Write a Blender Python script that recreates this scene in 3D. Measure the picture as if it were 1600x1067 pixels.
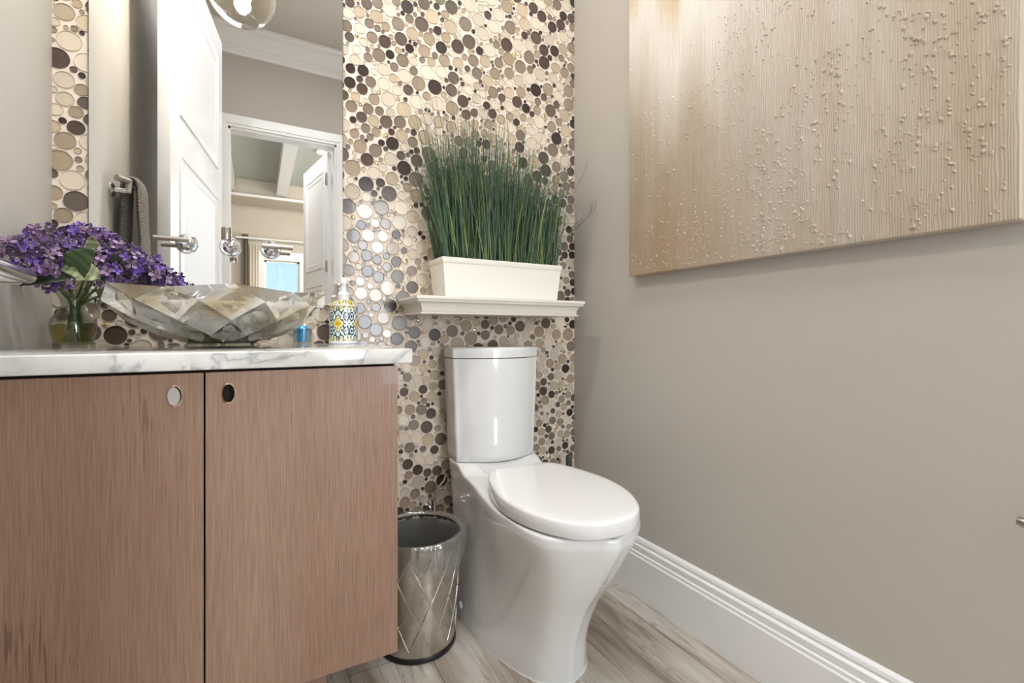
import bpy, bmesh, math, random
import numpy as np
from math import sin, cos, pi, radians, sqrt, atan2
from mathutils import Vector, Matrix, noise

for o in list(bpy.data.objects):
    bpy.data.objects.remove(o, do_unlink=True)
SC = bpy.context.scene
COL = SC.collection
R_ = random.Random(7)

# ------------------------------------------------------------------ camera
H = 0.85            # eye height
YB = 1.478          # mosaic wall
XL, XR = -0.42, 1.09
YO = -1.274         # wall opposite the mirror
ZC = 3.19           # ceiling
cam_d = bpy.data.cameras.new('camera')
cam = bpy.data.objects.new('camera', cam_d)
COL.objects.link(cam)
cam_d.sensor_width = 36.0
cam_d.lens = 36.0 * 727 / 1600
cam_d.shift_y = -(533.5 - 518) / 1600
cam_d.clip_start = 0.02
cam.location = (0, 0, H)
cam.rotation_euler = (radians(90), 0, -radians(28.8))
SC.camera = cam
SC.view_settings.view_transform = 'Standard'
SC.view_settings.look = 'None'
SC.view_settings.gamma = 1
SC.view_settings.use_curve_mapping = False
SC.view_settings.exposure = 0.88

# ------------------------------------------------------------------ world
W = bpy.data.worlds.new('sky'); SC.world = W
W.use_nodes = True
wn = W.node_tree; wn.nodes.clear()
wo = wn.nodes.new('ShaderNodeOutputWorld'); wb = wn.nodes.new('ShaderNodeBackground')
wt = wn.nodes.new('ShaderNodeTexCoord'); ws = wn.nodes.new('ShaderNodeSeparateXYZ'); wr = wn.nodes.new('ShaderNodeValToRGB')
wn.links.new(wt.outputs['Generated'], ws.inputs[0]); wn.links.new(ws.outputs['Z'], wr.inputs[0])
wr.color_ramp.elements[0].position = 0.0; wr.color_ramp.elements[0].color = (0.75, 0.88, 1.0, 1)
wr.color_ramp.elements[1].position = 0.25; wr.color_ramp.elements[1].color = (0.26, 0.48, 0.92, 1)
wn.links.new(wr.outputs[0], wb.inputs[0]); wb.inputs[1].default_value = 1.05
wn.links.new(wb.outputs[0], wo.inputs[0])

def light(name, typ, loc, energy, color=(1, 1, 1), size=0.1, size_y=None, target=None):
    d = bpy.data.lights.new(name, typ); d.energy = energy; d.color = color
    if typ == 'AREA':
        d.size = size
        if size_y: d.shape = 'RECTANGLE'; d.size_y = size_y
    else:
        d.shadow_soft_size = size
    o = bpy.data.objects.new(name, d); o.location = loc; COL.objects.link(o)
    if target is not None:
        o.rotation_euler = (Vector(target) - Vector(loc)).to_track_quat('-Z', 'Y').to_euler()
    return o
PEND = (-0.045, 0.91, 2.12)
light('pendant_light', 'POINT', PEND, 13.5, (1.0, 0.96, 0.90), 0.03)
light('ceiling_fill', 'AREA', (0.42, 0.35, ZC - 0.04), 15, (0.94, 0.97, 1.0), 0.9, 0.9, (0.42, 0.35, 0))  # added soft fill lamp under the ceiling, out of view
light('back_fill', 'AREA', (0.89, YO + 0.02, 1.25), 14.5, (0.86, 0.93, 1.0), 0.32, 1.5, (0.89, 1.2, 1.25))  # added cool fill lamp on the opposite wall, outside the mirror view
light('far_room_fill', 'AREA', (0.6, -1.75, 3.0), 60, (1.0, 0.97, 0.93), 2.0, 0.5, (0.6, -3.4, 1.2))  # added fill lamp for the far room, hidden above the door header
light('far_room_wash', 'AREA', (2.3, -3.6, 1.8), 35, (1.0, 0.97, 0.93), 1.0, 1.6, (0.2, -4.2, 2.3))  # second added far room fill, no fixture, beside the mirror view

# ------------------------------------------------------------------ materials
def lin(c):
    def f(x):
        x /= 255.0
        return x / 12.92 if x <= 0.04045 else ((x + 0.055) / 1.055) ** 2.4
    return (f(c[0]), f(c[1]), f(c[2]), 1.0)

class NT:
    def __init__(s, name):
        s.m = bpy.data.materials.new(name); s.m.use_nodes = True
        s.t = s.m.node_tree; s.t.nodes.clear()
        s.out = s.n('ShaderNodeOutputMaterial')
    def n(s, typ, **kw):
        x = s.t.nodes.new(typ)
        for k, v in kw.items():
            if k in x.inputs: x.inputs[k].default_value = v
            else: setattr(x, k, v)
        return x
    def l(s, a, b): s.t.links.new(a, b)
    def bsdf(s, **kw):
        b = s.n('ShaderNodeBsdfPrincipled')
        for k, v in kw.items(): b.inputs[k.replace('_', ' ')].default_value = v
        s.l(b.outputs[0], s.out.inputs[0]); s.b = b
        return b
    def coord(s, scale=(1, 1, 1), rot=(0, 0, 0)):
        tc = s.n('ShaderNodeTexCoord'); mp = s.n('ShaderNodeMapping')
        mp.inputs['Scale'].default_value = scale; mp.inputs['Rotation'].default_value = rot
        s.l(tc.outputs['Object'], mp.inputs[0]); return mp.outputs[0]
    def noise(s, vec, scale, detail=4, rough=0.5, dist=0.0):
        x = s.n('ShaderNodeTexNoise'); x.inputs['Scale'].default_value = scale
        x.inputs['Detail'].default_value = detail; x.inputs['Roughness'].default_value = rough
        x.inputs['Distortion'].default_value = dist
        s.l(vec, x.inputs['Vector']); return x.outputs['Fac']
    def ramp(s, fac, stops):
        x = s.n('ShaderNodeValToRGB'); e = x.color_ramp.elements
        while len(e) < len(stops): e.new(0.5)
        for i, (p, c) in enumerate(stops):
            e[i].position = p; e[i].color = c if len(c) == 4 else lin(c)
        s.l(fac, x.inputs[0]); return x.outputs[0]
    def bump(s, h, strength=0.2, dist=0.01):
        x = s.n('ShaderNodeBump'); x.inputs['Strength'].default_value = strength; x.inputs['Distance'].default_value = dist
        s.l(h, x.inputs['Height']); s.l(x.outputs[0], s.b.inputs['Normal']); return x
    def mix(s, fac, a, b, mode='MIX'):
        x = s.n('ShaderNodeMix', data_type='RGBA', blend_type=mode)
        if isinstance(fac, float): x.inputs[0].default_value = fac
        else: s.l(fac, x.inputs[0])
        for k, v in ((6, a), (7, b)):
            if isinstance(v, tuple): x.inputs[k].default_value = v
            else: s.l(v, x.inputs[k])
        return x.outputs[2]

def plain(name, c, rough=0.5, metal=0.0, coat=0.0, spec=0.5, bump=0.0, bs=80):
    t = NT(name); t.bsdf(Base_Color=lin(c), Roughness=rough, Metallic=metal, Coat_Weight=coat)
    t.b.inputs['Specular IOR Level'].default_value = spec
    if bump > 0:
        t.bump(t.noise(t.coord(), bs, 3), bump, 0.002)
    return t.m
def thin_glass(name, c=(255, 255, 255), tint=1.0, ior=1.45, extra=0.0, rough=0.0):
    t = NT(name)
    lw = t.n('ShaderNodeLayerWeight'); lw.inputs['Blend'].default_value = 0.5
    pw = t.n('ShaderNodeMath', operation='POWER'); t.l(lw.outputs['Facing'], pw.inputs[0]); pw.inputs[1].default_value = 4.0
    fr = t.n('ShaderNodeMath', operation='MULTIPLY_ADD'); t.l(pw.outputs[0], fr.inputs[0]); fr.inputs[1].default_value = 0.85; fr.inputs[2].default_value = ((ior - 1) / (ior + 1)) ** 2
    tr = t.n('ShaderNodeBsdfTransparent'); tr.inputs[0].default_value = lin(c)
    gl = t.n('ShaderNodeBsdfGlossy'); gl.inputs['Roughness'].default_value = rough
    ad = t.n('ShaderNodeMath', operation='ADD'); ad.inputs[1].default_value = extra; ad.use_clamp = True
    t.l(fr.outputs[0], ad.inputs[0])
    mx = t.n('ShaderNodeMixShader'); t.l(ad.outputs[0], mx.inputs[0]); t.l(tr.outputs[0], mx.inputs[1]); t.l(gl.outputs[0], mx.inputs[2])
    t.l(mx.outputs[0], t.out.inputs[0]); return t.m
def attr_mat(name, rough=0.4, coat=0.0, spec=0.5, sheen=0.0):
    t = NT(name); t.bsdf(Roughness=rough, Coat_Weight=coat)
    t.b.inputs['Specular IOR Level'].default_value = spec
    a = t.n('ShaderNodeVertexColor'); a.layer_name = 'col'
    t.l(a.outputs[0], t.b.inputs['Base Color']); return t.m

M = {}
def wallmat(name, c):
    t = NT(name); t.bsdf(Roughness=0.55, Base_Color=lin(c))
    t.b.inputs['Specular IOR Level'].default_value = 0.3
    v = t.coord(); t.bump(t.noise(v, 140, 3, 0.6), 0.12, 0.0015); return t.m
M['wall'] = wallmat('beige_paint', (189, 183, 175))
M['wall_l'] = M['wall']
M['ceiling'] = plain('ceiling_paint', (198, 190, 180), 0.7)
M['far_ceiling'] = plain('far_ceiling_paint', (172, 176, 168), 0.7)
M['far_wall'] = plain('far_wall_paint', (200, 192, 180), 0.7)
M['trim'] = plain('white_trim_paint', (236, 236, 236), 0.28, coat=0.2)
M['door'] = plain('white_door_paint', (228, 229, 232), 0.3, coat=0.2)
M['porcelain'] = plain('porcelain', (226, 226, 225), 0.09, coat=0.6)
M['seat'] = plain('seat_plastic', (232, 231, 230), 0.16, coat=0.3)
M['chrome'] = plain('chrome', (225, 225, 228), 0.06, 1.0)
M['nickel'] = plain('brushed_nickel', (178, 172, 162), 0.3, 1.0)
M['rose'] = plain('rose_chrome', (235, 210, 195), 0.12, 1.0)
M['pulldisc'] = plain('polished_disc', (232, 230, 226), 0.35, 0.7)
M['ridge'] = plain('bright_steel', (214, 208, 198), 0.16, 1.0)
M['black'] = plain('black_plastic', (22, 21, 22), 0.35)
M['gap'] = plain('dark_recess', (28, 18, 14), 0.8)
M['shelf'] = plain('shelf_paint', (226, 220, 208), 0.35, coat=0.1)
M['planter'] = plain('planter_paint', (232, 227, 217), 0.4, coat=0.1)
M['mirror'] = plain('mirror_silver', (238, 238, 236), 0.0, 1.0)
M['mirror_edge'] = plain('mirror_edge', (120, 122, 116), 0.2, 0.3)
M['globe'] = thin_glass('globe_glass', (250, 249, 246), ior=1.5, extra=0.03)
M['vase'] = thin_glass('vase_glass', (238, 240, 236), ior=1.5, extra=0.03)
M['liner'] = thin_glass('liner_plastic', (225, 225, 222), ior=1.55, extra=0.2, rough=0.12)
_t = M['liner'].node_tree; _o = [n for n in _t.nodes if n.type == 'OUTPUT_MATERIAL'][0]; _s = _o.inputs[0].links[0].from_socket
_d = _t.nodes.new('ShaderNodeBsdfDiffuse'); _d.inputs[0].default_value = (0.8, 0.8, 0.78, 1); _x = _t.nodes.new('ShaderNodeMixShader'); _x.inputs[0].default_value = 0.10
_t.links.new(_s, _x.inputs[1]); _t.links.new(_d.outputs[0], _x.inputs[2]); _t.links.new(_x.outputs[0], _o.inputs[0])
M['cup'] = thin_glass('cup_glass', (235, 244, 248), ior=1.5, extra=0.04)
M['water'] = thin_glass('water_amber', (246, 236, 158), ior=1.33, extra=0.0)
M['stem'] = plain('stem_green', (88, 108, 48), 0.45)
M['blue'] = plain('blue_gel', (40, 165, 215), 0.25)
M['pump'] = plain('pump_white', (232, 232, 232), 0.3, coat=0.2)
M['bottle_rim'] = plain('bottle_glaze', (222, 208, 186), 0.2, coat=0.5)
M['bottle_base'] = plain('bottle_base', (226, 226, 232), 0.2, coat=0.5)
M['soil'] = plain('planter_filler', (34, 42, 30), 0.9)
M['brush'] = plain('dark_rubber', (62, 60, 52), 0.5)
M['curtain'] = plain('grey_curtain', (118, 110, 98), 0.8)
M['sheer'] = plain('sheer_curtain', (222, 214, 200), 0.8)
M['grout'] = plain('grout', (220, 206, 192), 0.7, bump=0.2, bs=400)
M['tile'] = attr_mat('glass_tile', 0.2, 0.25)
M['leafcol'] = attr_mat('leaf', 0.45)
M['petal'] = attr_mat('petal', 0.6)
M['bladecol'] = attr_mat('grass_blade', 0.42)
M['ceramic'] = attr_mat('painted_ceramic', 0.16, 0.6)
t = NT('crystal_tile'); t.bsdf(Base_Color=lin((225, 205, 165)), Roughness=0.08, Metallic=0.75); M['crystal'] = t.m
t = NT('lamp_bulb'); em = t.n('ShaderNodeEmission'); em.inputs[0].default_value = (1, 0.93, 0.82, 1); em.inputs[1].default_value = 14
t.l(em.outputs[0], t.out.inputs[0]); M['bulb'] = t.m
t = NT('downlight_lens'); em = t.n('ShaderNodeEmission'); em.inputs[0].default_value = (1, 0.96, 0.9, 1); em.inputs[1].default_value = 5
t.l(em.outputs[0], t.out.inputs[0]); M['lens'] = t.m

# bowl: silvered faceted glass
t = NT('silvered_glass')
fr = t.n('ShaderNodeFresnel'); fr.inputs['IOR'].default_value = 1.6
gs = t.n('ShaderNodeBsdfGlass'); gs.inputs['Color'].default_value = (0.97, 0.94, 0.86, 1); gs.inputs['Roughness'].default_value = 0.02; gs.inputs['IOR'].default_value = 1.35
gl = t.n('ShaderNodeBsdfGlossy'); gl.inputs['Color'].default_value = (0.90, 0.885, 0.85, 1); gl.inputs['Roughness'].default_value = 0.045
nb = t.noise(t.coord(), 26, 3, 0.5, 0.6); bp_ = t.n('ShaderNodeBump'); bp_.inputs['Strength'].default_value = 0.2; bp_.inputs['Distance'].default_value = 0.006; t.l(nb, bp_.inputs['Height']); t.l(bp_.outputs[0], gl.inputs['Normal'])
nc = t.noise(t.coord(), 12, 2); t.l(t.ramp(nc, [(0.35, (196, 184, 160)), (0.6, (236, 238, 240))]), gl.inputs['Color'])
mx = t.n('ShaderNodeMixShader'); mx.inputs[0].default_value = 0.72
t.l(gs.outputs[0], mx.inputs[1]); t.l(gl.outputs[0], mx.inputs[2]); t.l(mx.outputs[0], t.out.inputs[0]); M['bowl'] = t.m

# marble
t = NT('white_marble'); t.bsdf(Roughness=0.12, Coat_Weight=0.3)
v = t.coord((1, 1, 1))
n1 = t.noise(v, 3.0, 8, 0.6, 1.6)
ab = t.n('ShaderNodeMath', operation='SUBTRACT'); t.l(n1, ab.inputs[0]); ab.inputs[1].default_value = 0.5
ab2 = t.n('ShaderNodeMath', operation='ABSOLUTE'); t.l(ab.outputs[0], ab2.inputs[0])
c1 = t.ramp(ab2.outputs[0], [(0.0, (188, 190, 193)), (0.010, (220, 219, 216)), (0.03, (240, 238, 233))])
n2 = t.noise(v, 9.0, 6, 0.6)
c2 = t.ramp(n2, [(0.42, (255, 255, 255)), (0.75, (206, 204, 200))])
t.l(t.mix(1.0, c1, c2, 'MULTIPLY'), t.b.inputs['Base Color']); M['marble'] = t.m

# wood veneer
t = NT('brown_wood_veneer'); t.bsdf(Roughness=0.38, Coat_Weight=0.1)
v = t.coord((1, 1, 0.03)); fine = t.noise(v, 520, 5, 0.6)
base = t.ramp(fine, [(0.28, (144, 114, 96)), (0.5, (163, 133, 114)), (0.72, (175, 147, 129))])
big = t.noise(t.coord((1, 1, 0.15)), 5, 3)
bc = t.ramp(big, [(0.3, (226, 214, 206)), (0.7, (255, 255, 255))])
fl = t.noise(t.coord((1, 1, 0.05)), 280, 2, 0.4, 0.2)
fm = t.noise(t.coord((1, 1, 0.5)), 6, 2)
flm = t.n('ShaderNodeMath', operation='MULTIPLY'); t.l(fl, flm.inputs[0]); t.l(fm, flm.inputs[1])
fk = t.ramp(flm.outputs[0], [(0.39, (0, 0, 0)), (0.47, (200, 200, 200))])
x = t.mix(1.0, base, bc, 'MULTIPLY')
t.l(t.mix(fk, x, lin((96, 68, 56))), t.b.inputs['Base Color'])
t.bump(fine, 0.12, 0.001); M['wood'] = t.m

# floor planks
t = NT('streaked_floor_tile'); t.bsdf(Roughness=0.28)
tc = t.n('ShaderNodeTexCoord'); sp = t.n('ShaderNodeSeparateXYZ'); t.l(tc.outputs['Object'], sp.inputs[0])
v = t.coord((1, 0.10, 1), (0, 0, radians(5))); st = t.noise(v, 13, 7, 0.62, 0.7)
c1 = t.ramp(st, [(0.33, (134, 118, 104)), (0.45, (178, 166, 152)), (0.56, (202, 194, 182)), (0.72, (214, 207, 197))])
v2 = t.coord((1, 0.05, 1), (0, 0, radians(8))); s2 = t.noise(v2, 26, 3, 0.5, 1.5)
a1 = t.n('ShaderNodeMath', operation='SUBTRACT'); t.l(s2, a1.inputs[0]); a1.inputs[1].default_value = 0.5
a2 = t.n('ShaderNodeMath', operation='ABSOLUTE'); t.l(a1.outputs[0], a2.inputs[0])
c2 = t.ramp(a2.outputs[0], [(0.0, (150, 136, 122)), (0.02, (255, 255, 255))])
br = t.n('ShaderNodeTexBrick'); t.l(t.coord((1, 1, 1), (0, 0, radians(90))), br.inputs['Vector'])
br.inputs['Scale'].default_value = 1; br.inputs['Brick Width'].default_value = 1.2; br.inputs['Row Height'].default_value = 0.2
br.inputs['Mortar Size'].default_value = 0.0016; br.inputs['Color1'].default_value = (1, 1, 1, 1); br.inputs['Color2'].default_value = (0.93, 0.93, 0.93, 1)
br.inputs['Mortar'].default_value = (0.55, 0.52, 0.48, 1)
x = t.mix(0.55, c1, c2, 'MULTIPLY'); x = t.mix(1.0, x, br.outputs['Color'], 'MULTIPLY')
t.l(x, t.b.inputs['Base Color']); t.bump(st, 0.05, 0.002); M['floor'] = t.m

# steel for the bin
t = NT('brushed_steel'); t.bsdf(Metallic=1.0, Roughness=0.26)
n = t.noise(t.coord(), 18, 6, 0.65)
t.l(t.ramp(n, [(0.3, (176, 170, 160)), (0.7, (216, 211, 202))]), t.b.inputs['Base Color']); M['steel'] = t.m
M['steel_dark'] = plain('steel_inner', (165, 156, 142), 0.25, 1.0)

# towel
t = NT('grey_towel'); t.bsdf(Roughness=0.95)
v = t.coord(); w = t.n('ShaderNodeTexWave', wave_type='BANDS', bands_direction='Z', wave_profile='SIN')
w.inputs['Scale'].default_value = 42; w.inputs['Distortion'].default_value = 3; w.inputs['Detail'].default_value = 2; w.inputs['Detail Scale'].default_value = 9
t.l(v, w.inputs['Vector'])
t.l(t.ramp(w.outputs['Fac'], [(0.2, (98, 92, 84)), (0.8, (160, 153, 142))]), t.b.inputs['Base Color'])
t.bump(w.outputs['Fac'], 0.8, 0.004); M['towel'] = t.m
M['towel_dark'] = plain('towel_lining', (48, 48, 54), 0.9)

# canvas
t = NT('textured_canvas'); t.bsdf(Roughness=0.5)
v = t.coord((1, 1, 0.22))
n = t.noise(v, 3.2, 5, 0.55, 0.4)
c = t.ramp(n, [(0.30, (176, 157, 134)), (0.44, (184, 170, 152)), (0.56, (191, 180, 168)), (0.70, (202, 196, 192))])
n3 = t.noise(t.coord((1, 1, 0.05)), 60, 3)
c3 = t.ramp(n3, [(0.3, (226, 218, 208)), (0.65, (255, 255, 255))])
x = t.mix(0.35, c, c3, 'MULTIPLY')
# tan area at the top near the left edge, pale drips below it
tc = t.n('ShaderNodeTexCoord'); sp = t.n('ShaderNodeSeparateXYZ'); t.l(tc.outputs['Object'], sp.inputs[0])
drip = t.noise(t.coord((1, 1, 0.06)), 9, 3)
zz = t.n('ShaderNodeMath', operation='MULTIPLY_ADD'); t.l(drip, zz.inputs[0]); zz.inputs[1].default_value = 0.7; t.l(sp.outputs['Z'], zz.inputs[2])
def mr(src, a, b):
    m = t.n('ShaderNodeMapRange'); m.inputs['From Min'].default_value = a; m.inputs['From Max'].default_value = b; t.l(src, m.inputs[0]); return m.outputs[0]
def mul(a, b):
    m = t.n('ShaderNodeMath', operation='MULTIPLY'); t.l(a, m.inputs[0]); t.l(b, m.inputs[1]); return m.outputs[0]
white = mul(mr(zz.outputs[0], 0.72, 1.05), mr(sp.outputs['Y'], 0.30, 0.62))
x = t.mix(white, x, lin((228, 222, 214)))
tan = mul(mr(zz.outputs[0], 1.12, 1.28), mr(sp.outputs['Y'], 0.48, 0.66))
x = t.mix(tan, x, lin((206, 180, 136)))
lowb = mul(mr(sp.outputs['Z'], 0.33, 0.10), mr(sp.outputs['Y'], 0.35, 0.75))
lb = t.n('ShaderNodeMath', operation='MULTIPLY'); t.l(lowb, lb.inputs[0]); lb.inputs[1].default_value = 0.5
x = t.mix(lb.outputs[0], x, lin((172, 140, 104)))
t.l(x, t.b.inputs['Base Color'])
wv = t.n('ShaderNodeTexWave', wave_type='BANDS', bands_direction='Y', wave_profile='SIN')
wv.inputs['Scale'].default_value = 74; wv.inputs['Distortion'].default_value = 9.0; wv.inputs['Detail'].default_value = 3; wv.inputs['Detail Scale'].default_value = 1.2
t.l(t.coord((1, 1, 0.10)), wv.inputs['Vector'])
gn = t.noise(t.coord(), 260, 4, 0.7)
hm = t.n('ShaderNodeMath', operation='MULTIPLY_ADD'); t.l(gn, hm.inputs[0]); hm.inputs[1].default_value = 0.5; t.l(wv.outputs['Fac'], hm.inputs[2])
t.bump(hm.outputs[0], 0.34, 0.002); M['canvas'] = t.m

# ------------------------------------------------------------------ mesh helpers
class MB:
    def __init__(s): s.v = []; s.f = []; s.mi = []; s.c = []
    def add(s, vs, fs, mi=0, col=None):
        k = len(s.v); s.v.extend([tuple(p) for p in vs])
        for i, f in enumerate(fs):
            s.f.append(tuple(a + k for a in f)); s.mi.append(mi)
            s.c.append(col[i] if isinstance(col, list) else col)
        return s
    def box(s, x0, x1, y0, y1, z0, z1, bev=0.0, mi=0):
        if bev <= 0:
            vs = [(x, y, z) for x in (x0, x1) for y in (y0, y1) for z in (z0, z1)]
            fs = [(0, 1, 3, 2), (4, 6, 7, 5), (0, 4, 5, 1), (2, 3, 7, 6), (0, 2, 6, 4), (1, 5, 7, 3)]
            return s.add(vs, fs, mi)
        bm = bmesh.new(); bmesh.ops.create_cube(bm, size=1)
        for v in bm.verts:
            v.co = Vector(((x0 + x1) / 2 + v.co.x * (x1 - x0), (y0 + y1) / 2 + v.co.y * (y1 - y0), (z0 + z1) / 2 + v.co.z * (z1 - z0)))
        bmesh.ops.bevel(bm, geom=bm.edges[:] + bm.verts[:], offset=bev, segments=3, affect='EDGES', profile=0.5)
        bm.verts.ensure_lookup_table()
        s.add([v.co[:] for v in bm.verts], [[v.index for v in f.verts] for f in bm.faces], mi); bm.free(); return s
    def grid(s, rows, closed=False, cap0=False, cap1=False, mi=0, col=None):
        n = len(rows[0]); vs = [p for r in rows for p in r]; fs = []
        m = n if closed else n - 1
        for i in range(len(rows) - 1):
            for j in range(m):
                a = i * n + j; b = i * n + (j + 1) % n
                fs.append((a, b, b + n, a + n))
        if cap0: fs.append(tuple(range(n - 1, -1, -1)))
        if cap1: fs.append(tuple((len(rows) - 1) * n + j for j in range(n)))
        return s.add(vs, fs, mi, col)
    def lathe(s, prof, c=(0, 0, 0), seg=48, axis='Z', cap0=False, cap1=False, mi=0, mat=None):
        rows = []
        for r, h in prof:
            row = []
            for k in range(seg):
                a = 2 * pi * k / seg
                p = Vector((r * cos(a), r * sin(a), h))
                if axis == 'Y': p = Vector((p.x, -p.z, p.y))
                if axis == 'X': p = Vector((p.z, p.x, p.y))
                if mat is not None: p = mat @ p
                row.append((p.x + c[0], p.y + c[1], p.z + c[2]))
            rows.append(row)
        return s.grid(rows, True, cap0, cap1, mi)
    def tube(s, pts, r, seg=14, caps=True, mi=0, col=None):
        pts = [Vector(p) for p in pts]; rows = []
        up = Vector((0, 0, 1))
        for i, p in enumerate(pts):
            d = (pts[min(i + 1, len(pts) - 1)] - pts[max(i - 1, 0)]).normalized()
            if abs(d.dot(up)) > 0.95: up = Vector((1, 0, 0)) if abs(d.x) < 0.9 else Vector((0, 1, 0))
            a = d.cross(up).normalized(); b = a.cross(d).normalized(); up = b
            rr = r[i] if isinstance(r, (list, tuple)) else r
            rows.append([tuple(p + a * rr * cos(2 * pi * k / seg) + b * rr * sin(2 * pi * k / seg)) for k in range(seg)])
        return s.grid(rows, True, caps, caps, mi, col)
    def xf(s, mat):
        s.v = [tuple(mat @ Vector(p)) for p in s.v]; return s
    def build(s, name, mats, parent=None, smooth=40, loc=None):
        me = bpy.data.meshes.new(name)
        vs = s.v
        if loc is not None: vs = [(p[0] - loc[0], p[1] - loc[1], p[2] - loc[2]) for p in s.v]
        me.from_pydata(vs, [], s.f)
        if not isinstance(mats, (list, tuple)): mats = [mats]
        for m in mats: me.materials.append(m)
        if any(s.mi): me.polygons.foreach_set('material_index', s.mi)
        if s.c and any(c is not None for c in s.c):
            at = me.color_attributes.new('col', 'FLOAT_COLOR', 'CORNER')
            arr = []
            for f, c in zip(s.f, s.c): arr.extend(list(c if c is not None else (1, 1, 1, 1)) * len(f))
            at.data.foreach_set('color', arr)
        if smooth:
            me.polygons.foreach_set('use_smooth', [True] * len(me.polygons))
            me.set_sharp_from_angle(angle=radians(smooth))
        me.update()
        o = bpy.data.objects.new(name, me); COL.objects.link(o)
        if loc is not None: o.location = loc
        if parent is not None: o.parent = parent
        return o
def fixn(o):
    bm = bmesh.new(); bm.from_mesh(o.data); bmesh.ops.recalc_face_normals(bm, faces=bm.faces[:]); bm.to_mesh(o.data); bm.free()
    return o
def thing(name, label, cat, loc=(0, 0, 0), group=None, rz=0):
    o = bpy.data.objects.new(name, None); COL.objects.link(o); o.location = loc; o.rotation_euler = (0, 0, rz)
    o.empty_display_size = 0.02
    o['label'] = label; o['category'] = cat
    if group: o['group'] = group
    return o
def tag(o, label, cat, group=None):
    o['label'] = label; o['category'] = cat
    if group: o['group'] = group
    return o
def struct(o, kind='structure'): o['kind'] = kind; return o
def profile_run(prof, p0, p1, out):
    # extrude a profile [(d, z)] (d measured along `out`) from p0 to p1
    m = MB(); rows = []
    for p in (p0, p1):
        rows.append([(p[0] + out[0] * d, p[1] + out[1] * d, z) for d, z in prof])
    m.grid(rows, True, True, True); return m

# ------------------------------------------------------------------ room shell
struct(MB().box(XL - 0.1, XR + 0.1, YO - 0.12, YB + 0.1, -0.1, 0).build('floor', M['floor'], smooth=0))
struct(MB().box(XL - 0.1, XR + 0.1, YO - 0.12, YB + 0.1, ZC, ZC + 0.1).build('ceiling', M['ceiling'], smooth=0))
struct(MB().box(XL - 0.1, XL, YO - 0.12, YB + 0.1, 0, ZC).build('wall_left', M['wall_l'], smooth=0))
struct(MB().box(XR, XR + 0.1, YO - 0.12, YB + 0.1, 0, ZC).build('wall_right', M['wall'], smooth=0))
OX0, OX1, OZ = -0.19, 0.60, 2.44
m = MB().box(XL - 0.1, OX0, YO - 0.12, YO, 0, ZC).box(OX1, XR + 0.1, YO - 0.12, YO, 0, ZC).box(OX0, OX1, YO - 0.12, YO, OZ, ZC)
struct(m.build('wall_opposite', M['wall'], smooth=0))
# casing and crown
m = MB()
for (a, b) in ((OX0 - 0.09, OX0), (OX1, OX1 + 0.09)):
    m.box(a, b, YO, YO + 0.018, 0, OZ + 0.09); m.box(a + 0.02, b - 0.02, YO + 0.018, YO + 0.026, 0, OZ + 0.02)
m.box(OX0, OX1, YO, YO + 0.0179, OZ, OZ + 0.09); m.box(OX0 - 0.07, OX1 + 0.07, YO + 0.018, YO + 0.026, OZ + 0.02, OZ + 0.07)
m.box(OX0, OX0 + 0.015, YO - 0.12, YO, 0, OZ).box(OX1 - 0.015, OX1, YO - 0.12, YO, 0, OZ).box(OX0, OX1, YO - 0.12, YO, OZ - 0.015, OZ)
struct(m.build('trim_1', M['trim'], smooth=0))
crown = [(0, 0), (0.13, 0), (0.13, -0.02), (0.115, -0.028), (0.112, -0.045), (0.10, -0.05), (0.045, -0.125), (0.03, -0.13), (0.028, -0.15), (0.014, -0.16), (0.012, -0.185), (0, -0.185)]
cp = [(d, ZC + z) for d, z in crown]
m = profile_run(cp, (XL, YO), (XR, YO), (0, 1)); fixn(struct(m.build('trim_2', M['trim'], smooth=20)))
# baseboards
bp = [(0, 0), (0.020, 0), (0.020, 0.128), (0.017, 0.132), (0.017, 0.140), (0.0135, 0.143), (0.014, 0.160), (0.008, 0.166), (0.010, 0.172), (0.008, 0.180), (0.003, 0.186), (0, 0.186)]
fixn(struct(profile_run(bp, (XR, YO), (XR, YB), (-1, 0)).build('baseboard_right', M['trim'], smooth=25)))
fixn(struct(profile_run(bp, (OX1 + 0.09, YO), (XR - 0.02, YO), (0, 1)).build('baseboard_opposite', M['trim'], smooth=25)))
fixn(struct(profile_run(bp, (XL, YO), (XL, 0.93), (1, 0)).build('baseboard_left', M['trim'], smooth=25)))

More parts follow.
